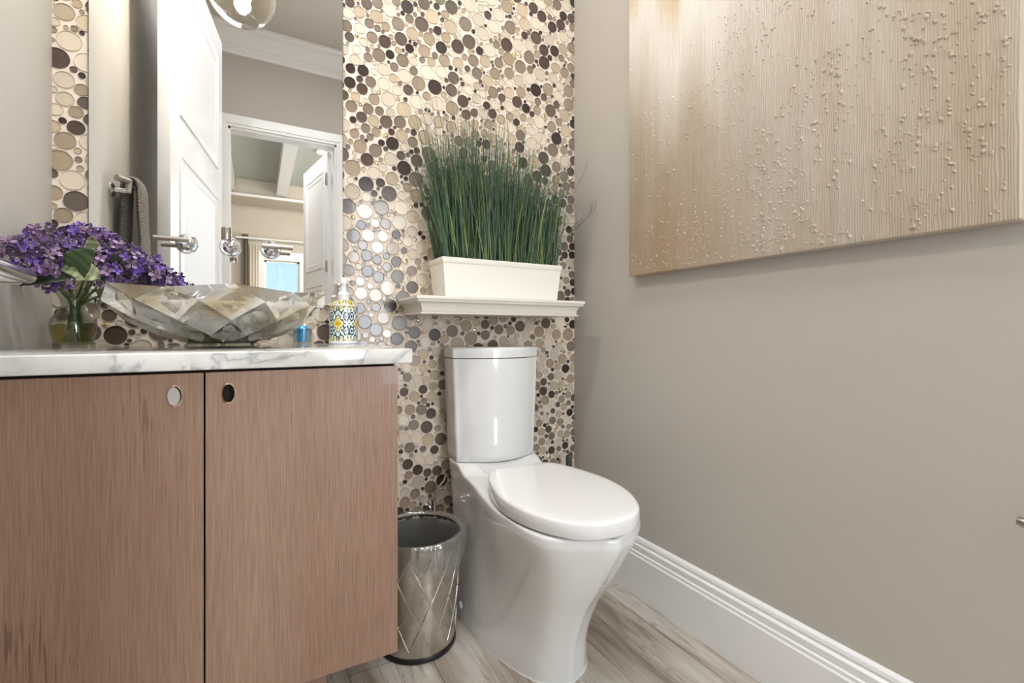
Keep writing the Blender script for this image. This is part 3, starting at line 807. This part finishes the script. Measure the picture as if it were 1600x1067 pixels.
def full(half):
    L = [(-p.x, p.y, p.z) for p in half[::-1]][:-1]
    return L + [(p.x, p.y, p.z) for p in half][:-1] if False else [(-p.x, p.y, p.z) for p in half[1:-1][::-1]] and ([(p.x, p.y, p.z) for p in half] + [(-p.x, p.y, p.z) for p in half[1:-1][::-1]])
def rise_(p, q):
    qf = .095 + .047 * max(0.0, 1 - (p / .14) ** 2)
    k = max(0.0, min(1.0, (qf + .072 - q) / .066)); return .0200 * k * k * (3 - 2 * k)
rows = section_rows(); nz_ = len(rows)
R2 = []
for i, h in enumerate(rows):
    f_ = full(h); q_ = i / (nz_ - 1)
    z = h[0].z
    out = []
    for (px_, py_, pz_) in f_:
        top = max(0.0, min(1.0, (pz_ - 0.22) / 0.188))
        out.append((px_, -py_, pz_ + rise_(px_, py_) * top * top))
    R2.append(out)
# rounded rim, then the deck, which rises to carry the tank
base_row = [(a, b) for a, b, c in R2[-1]]
cenq = -0.30
for d, dz in ((0.0006, .004), (0.002, .0065), (0.005, .0078), (0.009, .0080), (0.018, .0080), (0.03, .0080), (.045, .0080), (.06, .0080), (.08, .008), (.10, .008), (.115, .008)):
    row = []
    for (a, b) in base_row:
        v = Vector((a, b - cenq)); L = v.length; s_ = max(0.03, (L - d * min(1.0, L / .13)) / L)
        x_, y_ = a * s_, cenq + (b - cenq) * s_
        row.append((x_, y_, .408 + dz + rise_(x_, -y_)))
    R2.append(row)
m = MB(); m.grid(R2, True, True, True)
bo = m.build('bowl_skirt', M['porcelain'], to, smooth=60); fixn(bo)
# tank
def tank_ring(w, qf, qm, z, r=0.012, n=26):
    # w half width, qf depth at the corners, qm depth at the middle; back at 0
    out = [(-w, -0.004, z), (-w, -(qf - r), z)]
    for k in range(1, 6):
        a = k / 6 * pi / 2
        out.append((-w + r * (1 - cos(a)), -(qf - r + r * sin(a)), z))
    for k in range(n + 1):
        s_ = -1 + 2 * k / n
        out.append((s_ * (w - r), -(qf + (qm - qf) * (1 - s_ * s_)), z))
    for k in range(5, 0, -1):
        a = k / 6 * pi / 2
        out.append((w - r * (1 - cos(a)), -(qf - r + r * sin(a)), z))
    out += [(w, -(qf - r), z), (w, -0.004, z)]
    return out
m = MB(); rows = []
for i in range(13):
    q_ = i / 12; w = .1385 + (.1515 - .1385) * q_
    rows.append(tank_ring(w, .095 + .002 * q_, .142 + .004 * q_, .4385 + (.7635 - .4385) * q_, .010))
rows.insert(0, tank_ring(.1375, .094, .141, .4375, .010))
m.grid(rows, True, True, True); fixn(m.build('tank', M['porcelain'], to, smooth=50))
m = MB(); rows = [tank_ring(.1500, .0955, .1445, .7655, .010), tank_ring(.1525, .0975, .1475, .767, .012), tank_ring(.1530, .098, .148, .788, .012), tank_ring(.1522, .0975, .1472, .794, .012),
                  tank_ring(.1495, .095, .1445, .798, .012), tank_ring(.1450, .091, .1400, .800, .012)]
m.grid(rows, True, True, True); fixn(m.build('tank_lid', M['porcelain'], to, smooth=50))
# seat ring + lid outlines
def lid_half(sc=0.0):
    K = [(0, .262), (.060, .262), (.092, .268), (.1165, .300), (.143, .375), (.1595, .475), (.147, .575), (.106, .660), (.055, .702), (0, .712)]
    return cr([Vector((a, b, 0)) for a, b in K], 6)
LH = lid_half()
def lid_row(d, z, tilt=0.0):
    pts = [(p.x, p.y) for p in LH] + [(-p.x, p.y) for p in LH[1:-1][::-1]]
    out = []
    for a, b in pts:
        v = Vector((a, b - .49)); L = v.length; s_ = (L - d) / L
        qq = .49 + (b - .49) * s_
        out.append((a * s_, -qq, z + tilt * qq))
    return out
m = MB(); m.grid([lid_row(.021, .4155), lid_row(.020, .4160), lid_row(.020, .4195), lid_row(.021, .4200)], True, True, True)
fixn(m.build('seat', M['seat'], to, smooth=50))
m = MB(); rows = [lid_row(.0035, .4205), lid_row(.0010, .4212), lid_row(0, .423), lid_row(0, .449), lid_row(.0012, .4525), lid_row(.004, .4550), lid_row(.009, .4562), lid_row(.03, .4570), lid_row(.08, .4580), lid_row(.13, .4585)]
m.grid(rows, True, True, True); fixn(m.build('seat_lid', M['seat'], to, smooth=50))
for s_ in (-1, 1):
    m = MB().tube([(s_ * .075 - .016, -.258, .432), (s_ * .075 + .016, -.258, .432)], .008, 16)
    m.build('hinge', M['seat'], to)
    m = MB().lathe([(0.0, .007), (.008, .006), (.0105, .002), (.011, -.002)], (s_ * .1585, -.19, .045), 24, 'X', mat=Matrix.Rotation(0 if s_ > 0 else pi, 4, 'Y'))
    fixn(m.build('bolt_cap', M['seat'], to))

# supply valve behind the bin
sv = thing('supply_valve', 'chrome water supply valve on the mosaic wall left of the toilet', 'valve', (0.50, YB, 0.27))
par(fixn(MB().lathe([(0.022, 0), (0.022, .003), (0.012, .008), (0.008, .009), (.008, .05)], (.50, YB, .27), 28, 'Y', cap1=True).build('wall_flange', M['chrome'])), sv)
par(MB().tube([(.50, YB - .045, .262), (.50, YB - .047, .31)], .009, 14).build('valve_body', M['chrome']), sv)
par(MB().tube([(.50, YB - .047, .31), (.508, YB - .047, .335), (.522, YB - .045, .352), (.536, YB - .043, .365), (.545, YB - .04, .385)], .0045, 12).build('hose', M['nickel']), sv)

# toilet brush in the corner
tb = thing('toilet_brush', 'dark toilet brush standing in the corner behind the toilet', 'toilet brush', (1.012, 1.405, 0))
par(fixn(MB().lathe([(0, 0), (.042, 0), (.045, .004), (.040, .13), (.036, .135), (.016, .14), (0, .14)], (1.012, 1.405, 0), 32).build('holder', M['brush'])), tb)
par(fixn(MB().lathe([(.006, .135), (.006, .31), (.010, .32), (.0115, .33), (.0115, .384), (.009, .394), (.0, .396)], (1.012, 1.405, 0), 24).build('handle', M['brush'])), tb)

# ------------------------------------------------------------------ waste bin
wx, wy = 0.392, 1.252
wbn = thing('waste_bin', 'round brushed steel waste bin embossed with diamonds beside the toilet', 'waste bin', (wx, wy, 0))
def br_(z): return 0.100 + (0.116 - 0.100) * (z / 0.30)
m = MB().lathe([(br_(.012), .012), (br_(.1), .1), (br_(.2), .2), (br_(.292), .292), (br_(.3) + .002, .296), (br_(.3) + .003, .300), (br_(.3) + .0005, .304), (br_(.3) - .003, .302)], (wx, wy, 0), 96)
NL = 12; mr_ = MB()
for fam in (1, -1):
    for k in range(NL):
        pts = []
        for i in range(41):
            q_ = i / 40; z = .030 + .24 * q_; a = 2 * pi * k / NL + fam * q_ * 2 * pi / NL * 2.0
            r = br_(z) + .0002; pts.append((wx + r * cos(a), wy + r * sin(a), z))
        mr_.tube(pts, .0019, 6)
shl = par(m.build('shell', M['steel']), wbn)
rid = mr_.build('diamond_ridges', M['ridge'], shl)
par(MB().lathe([(br_(.3) - .004, .301), (br_(0) - .003, .016), (0, .016)], (wx, wy, 0), 64).build('inner_wall', M['steel_dark']), wbn)
par(fixn(MB().lathe([(0, .0), (.1005, .0), (.1035, .002), (.1040, .010), (.1025, .0135), (.099, .0135)], (wx, wy, 0), 64).build('base_ring', M['black'])), wbn)
ln = []; NN = 150; rg = random.Random(8)
for i, (dr, z, amp, dz) in enumerate(((-.020, .10, .002, 0), (-.013, .18, .003, 0), (-.008, .25, .003, 0), (-.005, .290, .002, 0), (-.001, .3065, .002, .0015), (.006, .309, .003, .002), (.011, .300, .004, .003), (.012, .285, .005, .004), (.011, .262, .005, .010), (.008, .248, .004, .016))):
    row = []
    for k in range(NN):
        a = 2 * pi * k / NN
        n_ = noise.noise(Vector((cos(a) * 5, sin(a) * 5, z * 8 + i * .35))); n2 = noise.noise(Vector((cos(a) * 14, sin(a) * 14, i * .2)))
        bulge = 0.010 * max(0, cos(a + 0.35)) * (1 if i > 4 else 0)
        r = br_(min(z, .3)) + dr + amp * (n_ + n2 * .8) + bulge
        row.append((wx + r * cos(a), wy + r * sin(a), z + dz * (n_ * 1.5 + n2) - (0.02 * max(0, cos(a + 1.7)) if i > 7 else 0)))
    ln.append(row)
lo = par(MB().grid(ln, True).build('bin_liner', M['liner'], smooth=80), None) if False else MB().grid(ln, True).build('bin_liner', M['liner'], smooth=80)
lo.location = (0, 0, 0)
tag(lo, 'clear plastic liner bag folded over the rim of the steel waste bin', 'bin liner')

# ------------------------------------------------------------------ canvas painting
PY0, PY1, PZ0, PZ1 = 0.255, 1.134, 1.027, 2.30
pt = thing('canvas_painting', 'large beige textured canvas painting hanging on the right wall', 'painting', (XR - 0.001, (PY0 + PY1) / 2, PZ0))
m = MB().box(XR - 0.037, XR - 0.001, PY0, PY1, PZ0, PZ1, 0.003)
o = m.build('canvas', M['canvas'], smooth=40, loc=(XR, PY0, PZ0 )); par(o, pt)
m = MB(); rg = random.Random(31)
def peb(y, z, r):
    X0 = XR - 0.037; rows = []
    el = rg.uniform(.8, 1.5); an = rg.uniform(-.6, .6); h = r * rg.uniform(.6, 1.0)
    for t_ in (1.0, .75, .35):
        row = []
        for k in range(7):
            a = 2 * pi * k / 7; c, s = cos(a) * r * t_ * (1 + .18 * sin(k * 2.3 + y * 50)), sin(a) * r * t_ * el
            row.append((X0 - h * sqrt(1 - t_ * t_) * (1), y + c * cos(an) - s * sin(an), z + c * sin(an) + s * cos(an)))
        rows.append(row)
    m.grid(rows, True, False, True)
for i in range(2700):
    y = PY0 + .01 + rg.random() * (PY1 - PY0 - .02); z = PZ0 + .01 + rg.random() ** 1.25 * .85
    if noise.noise(Vector((y * 5, z * 5, 3))) < -.08 and rg.random() < .75: continue
    if y > .8 and z > 1.55 and rg.random() < .85: continue
    r = rg.choice([.0018, .0022, .0026, .0030, .0038]) * (1.1 if y < .7 else .85)
    peb(y, z, r)
for cl in range(16):
    y0 = PY0 + .05 + rg.random() * .8; z0_ = PZ0 + .03 + rg.random() * .16
    for k in range(14): peb(min(PY1 - .01, y0 + rg.gauss(0, .02)), max(PZ0 + .01, z0_ + rg.gauss(0, .016)), rg.uniform(.001, .0028))
o = m.build('paint_pebbles', M['canvas'], smooth=50, loc=(XR, PY0, PZ0)); par(o, pt)
o['kind'] = 'stuff'

# paper holder on the right wall
ph = thing('paper_holder', 'brushed nickel toilet paper holder on the right wall at the frame edge', 'paper holder', (XR, 0.19, 0.555))
par(fixn(MB().lathe([(.024, 0), (.024, -.004), (.018, -.008), (.008, -.010), (.008, -.055)], (XR, .17, .555), 28, 'X', cap1=True).build('post', M['nickel'])), ph)
par(MB().tube([(XR - .055, .165, .555), (XR - .055, .248, .556), (XR - .055, .255, .557)], [.0085, .0085, .006], 16).build('arm', M['nickel']), ph)

# ------------------------------------------------------------------ towel bar, towel, lower bar
tr = thing('towel_bar', 'brushed nickel towel bar on the left wall carrying the grey towel', 'towel bar', (XL, 0.93, 1.345))
par(fixn(MB().lathe([(.024, 0), (.024, .005), (.016, .010), (.009, .012), (.009, .05)], (XL, .955, 1.318), 28, 'X', cap1=True).build('post', M['chrome'])), tr)
par(MB().tube([(XL + .046, .958, 1.312), (XL + .047, .955, 1.345), (XL + .047, .94, 1.356), (XL + .047, .80, 1.356)], .0085, 16).build('bar', M['nickel']), tr)
par(MB().tube([(XL + .047, .955, 1.352), (XL + .022, .99, 1.352)], .0100, 16).build('bar_end', M['nickel']), tr)
def towel():
    m = MB(); rows = []
    xb, zb = XL + .047, 1.356
    def cs(t_):      # centre line over the bar
        if t_ < .45: q = t_ / .45; return Vector((xb + .020 + .014 * (1 - q), 0, 1.0 + (zb - 1.0) * q)), Vector((-1, 0, 0))
        if t_ > .55: q = (t_ - .55) / .45; return Vector((xb - .020 - .006 * q, 0, zb - (zb - 1.03) * q)), Vector((1, 0, 0))
        q = (t_ - .45) / .1; a = q * pi; return Vector((xb - .001 + .018 * cos(a), 0, zb + .014 * sin(a))), Vector((-cos(a), 0, -sin(a)))
    n = 60; ny = 14
    for side in (0, 1):
        g = []
        for i in range(n + 1):
            c, nn = cs(i / n); th = .0135 + .002 * noise.noise(Vector((i * .3, 1, 0)))
            row = []
            for j in range(ny + 1):
                y = .81 + .13 * j / ny + .004 * noise.noise(Vector((i * .12, j * .5, 3)))
                e = 1 - (abs(j / ny - .5) * 2) ** 4
                row.append((c.x + nn.x * th * e * (1 if side else -1) * .9 + .003 * noise.noise(Vector((j * .4, i * .1, 5))), y, c.z + nn.z * th * e * (1 if side else -1)))
            g.append(row)
        m.grid(g)
    return m
tw = fixn(towel().build('hand_towel', M['towel'], smooth=60, loc=(XL + .047, .875, 1.0)))
tag(tw, 'grey textured hand towel folded over the bar on the left wall, seen in the mirror', 'towel')
# ------------------------------------------------------------------ pendant lamp
pn = thing('pendant_lamp', 'clear glass globe pendant lamp with glowing bulb, reflected in the mirror', 'pendant lamp', (PEND[0], PEND[1], ZC))
cxp, cyp, czp = PEND; m = MB(); pr = []
for i in range(33):
    a = radians(-62) + (radians(80) - radians(-62)) * i / 32
    pr.append((.118 * cos(a), .112 * sin(a)))
pr2 = [(r * .975, h * .975) for r, h in pr][::-1]
par(fixn(MB().lathe(pr + pr2 + [pr[0]], (cxp, cyp, czp), 64).build('glass_shade', M['globe'])), pn)
par(MB().tube([(cxp, cyp, czp + .115), (cxp, cyp, ZC)], .004, 10).build('cord', M['black']), pn)
par(MB().lathe([(.0, .075), (.018, .075), (.020, .105), (.028, .115), (.028, .125), (.0, .13)], PEND, 32).build('socket', M['chrome']), pn)
bl = MB().lathe([(.0, -.008), (.014, -.004), (.024, .012), (.026, .028), (.020, .046), (.012, .060), (.012, .075)], (cxp, cyp, czp + .012), 28).build('bulb', M['bulb']); par(bl, pn)
bl.visible_shadow = True
par(MB().lathe([(.06, 0), (.06, -.02), (.0, -.025)], (cxp, cyp, ZC), 32).build('canopy', M['chrome']), pn)

# ------------------------------------------------------------------ doors behind the camera
def panel_door(name, w, h, panels, parent=None, thick=0.042):
    # local: hinge at origin, leaf along +X, front faces -Y and +Y
    m = MB().box(0, w, -thick / 2, thick / 2, 0.01, h, 0.0015)
    for sgn in (-1, 1):
        for (x0, x1, z0, z1) in panels:
            rows = []
            for ins, d in ((0, .0), (.003, .006), (.012, .0065), (.016, .002), (.05, .004), (.055, .0008), (.06, .0002)):
                y = sgn * (thick / 2 + d)
                rows.append([(x0 + ins, y, z0 + ins), (x1 - ins, y, z0 + ins), (x1 - ins, y, z1 - ins), (x0 + ins, y, z1 - ins)])
            m.grid(rows, True, False, True)
    return fixn(m.build(name, M['door'], smooth=20))
d1 = panel_door('door_1', 0.895, 2.46, [(.11, .785, 1.72, 2.33), (.11, .785, .95, 1.57), (.11, .785, .2, .80)])
A = Vector((-0.306, 0.756)); B = Vector((-0.188, -0.13))
d1.location = (B.x, B.y, 0); d1.rotation_euler = (0, 0, atan2(A.y - B.y, A.x - B.x)); struct(d1)
d2 = panel_door('door_2', 0.76, 2.42, [(.11, .65, 1.42, 2.28), (.11, .65, .2, 1.28)])
d2.location = (OX1 - 0.035, YO - 0.125, 0); d2.rotation_euler = (0, 0, atan2(-0.985, -0.172)); struct(d2)
for z in (0.3, 1.42, 2.18):
    m = MB().box(-0.006, 0.022, -0.034, -0.0215, z - .05, z + .05, .002).tube([(-.004, -.030, z - .052), (-.004, -.030, z + .052)], .0065, 10)
    h = m.build('door_hinge', M['nickel'], d2)
    m = MB().box(-0.006, 0.022, 0.0215, 0.034, z - .05, z + .05, .002)
    h = m.build('door_hinge', M['nickel'], d2)
# lever handle on the leaf (local frame: room side is -Y)
m = MB().lathe([(.026, 0), (.026, .004), (.022, .008), (.010, .010), (.010, .052)], (.835, -.021, .912), 28, 'Y', cap1=True)
lv = fixn(m.build('door_lever', M['chrome'], d1))
m = MB().tube([(.848, -.075, .912), (.845, -.075, .912), (.66, -.077, .909)], [.0082, .0082, .0082], 24)
m.build('lever_bar', M['chrome'], lv)

# added frames dressing the unseen fill lamps: right of the doorway, on the ceiling
m = MB()
for (a, b, c, d) in ((0.70, 0.73, 0.47, 2.03), (1.05, 1.08, 0.47, 2.03), (0.73, 1.05, 0.47, 0.50), (0.73, 1.05, 2.0, 2.03)):
    m.box(a, b, YO, YO + 0.03, c, d)
struct(m.build('back_fill_frame', M['trim'], smooth=0))
cf = thing('ceiling_fill_panel', 'added square fill light panel on the ceiling above the toilet room floor', 'ceiling light', (0.42, 0.35, ZC))  # added housing for the ceiling fill lamp
m = MB()
for (a, b, c, d) in ((-.06, -.03, -.13, .83), (.87, .90, -.13, .83), (-.03, .87, -.13, -.10), (-.03, .87, .80, .83)):
    m.box(a, b, c, d, ZC - 0.05, ZC)
par(m.build('ceiling_fill_frame', M['trim'], smooth=0), cf)

# ------------------------------------------------------------------ far room
FY = 2 * MY - 8.6
struct(MB().box(-2.2, 3.2, FY - 0.2, YO - 0.12, -0.1, 0).build('floor_2', M['floor'], smooth=0))
struct(MB().box(-2.2, 3.2, FY - 0.2, YO - 0.12, 3.12, 3.22).build('ceiling_2', M['far_ceiling'], smooth=0))
struct(MB().box(-2.2, -2.1, FY - 0.2, YO - 0.12, 0, 3.12).build('wall_far_left', M['far_wall'], smooth=0))
struct(MB().box(3.1, 3.2, FY - 0.2, YO - 0.12, 0, 3.12).build('wall_far_right', M['far_wall'], smooth=0))
m = MB().box(-2.2, XL - .1, YO - .13, YO - .02, 0, ZC).box(XR + .1, 3.2, YO - .13, YO - .02, 0, ZC)
struct(m.build('wall_far_near', M['far_wall'], smooth=0))
wx0, wx1, wz0, wz1 = 0.116, 0.64, 0.75, 2.02
m = MB().box(-2.2, wx0, FY - .12, FY, 0, 3.12).box(wx1, 3.2, FY - .12, FY, 0, 3.12).box(wx0, wx1, FY - .12, FY, 0, wz0).box(wx0, wx1, FY - .12, FY, wz1, 3.12)
struct(m.build('wall_far', M['far_wall'], smooth=0))
m = MB().box(wx0 - .11, wx0, FY, FY + .03, wz0 - .1, wz1 + .14).box(wx1, wx1 + .11, FY, FY + .03, wz0 - .1, wz1 + .14).box(wx0, wx1, FY, FY + .03, wz1, wz1 + .14).box(wx0, wx1, FY, FY + .05, wz0 - .1, wz0)
m.box(wx0, wx0 + .03, FY - .08, FY - .04, wz0, wz1).box(wx1 - .03, wx1, FY - .08, FY - .04, wz0, wz1).box(wx0, wx1, FY - .08, FY - .04, wz1 - .03, wz1).box(wx0, wx1, FY - .08, FY - .04, wz0, wz0 + .03)
wi = struct(m.build('window_1', M['trim'], smooth=0))
MB().box(wx0 + .03, wx1 - .03, FY - .063, FY - .057, wz0 + .03, wz1 - .03).build('pane', M['cup'], wi, smooth=0)
# soffit, beams
struct(MB().box(-2.1, 3.1, FY, FY + 0.6, 2.88, 3.12).build('trim_3', M['far_wall'], smooth=0))
struct(MB().box(-2.1, 3.1, FY + .6, FY + 0.64, 2.865, 2.90).build('trim_4', M['trim'], smooth=0))
bm1 = MB().box(.27, .414, FY + .64, YO - .3, 2.93, 3.12).build('ceiling_beam', M['trim'], smooth=0); tag(bm1, 'white boxed ceiling beam in the middle of the reflected far room', 'beam', 'far room ceiling beams')
bm2 = MB().box(-.42, -.28, FY + .64, YO - .3, 2.93, 3.12).build('ceiling_beam', M['trim'], smooth=0); tag(bm2, 'white boxed ceiling beam at the left edge of the reflected doorway', 'beam', 'far room ceiling beams')
# curtains
def curtain(name, x0, x1, z0, z1, mat, lab, amp=.02, nw=5):
    m = MB(); rows = []
    for (z, k) in ((z1, .6), ((z0 + z1) / 2, 1), (z0, 1.2)):
        rows.append([(x0 + (x1 - x0) * i / 60, FY + .09 + amp * k * sin(i / 60 * nw * 2 * pi), z) for i in range(61)])
    m.grid(rows); o = m.build(name, mat, smooth=80); s_ = o.modifiers.new('thick', 'SOLIDIFY'); s_.thickness = .006
    o.location.y += 0; tag(o, lab, 'curtain'); return o
curtain('window_curtain', -.20, -.115, .03, 2.40, M['curtain'], 'narrow grey curtain left of the far room window in the mirror', .02, 2)
curtain('window_curtain', -.095, .03, .03, 2.24, M['sheer'], 'pale sheer curtain between the grey curtain and the far window', .018, 3)
rd = MB().tube([(-.28, FY + .10, 2.34), (.95, FY + .10, 2.34)], .016, 12).build('curtain_rod', M['trim'], smooth=40); tag(rd, 'white curtain rod across the top of the far room window', 'curtain rod')
# smoke detector + downlight
sd = fixn(MB().lathe([(.06, 0), (.065, -.012), (.055, -.03), (.03, -.035), (0, -.035)], (.72, 2 * MY - 6.3, 3.12), 32).build('smoke_detector', M['trim'], loc=(.72, 2 * MY - 6.3, 3.12)))
tag(sd, 'round white smoke detector on the far room ceiling', 'smoke detector')
dl = thing('recessed_light', 'small lit recessed downlight on the far room ceiling', 'ceiling light', (.70, 2 * MY - 7.6, 3.12))
par(fixn(MB().lathe([(.05, 0), (.062, -.004), (.068, -.001), (.068, 0)], (.70, 2 * MY - 7.6, 3.12), 28).build('trim_ring', M['trim'])), dl)
par(MB().lathe([(.05, -.0015), (0, -.0015)], (.70, 2 * MY - 7.6, 3.12), 28).build('lens', M['lens']), dl)
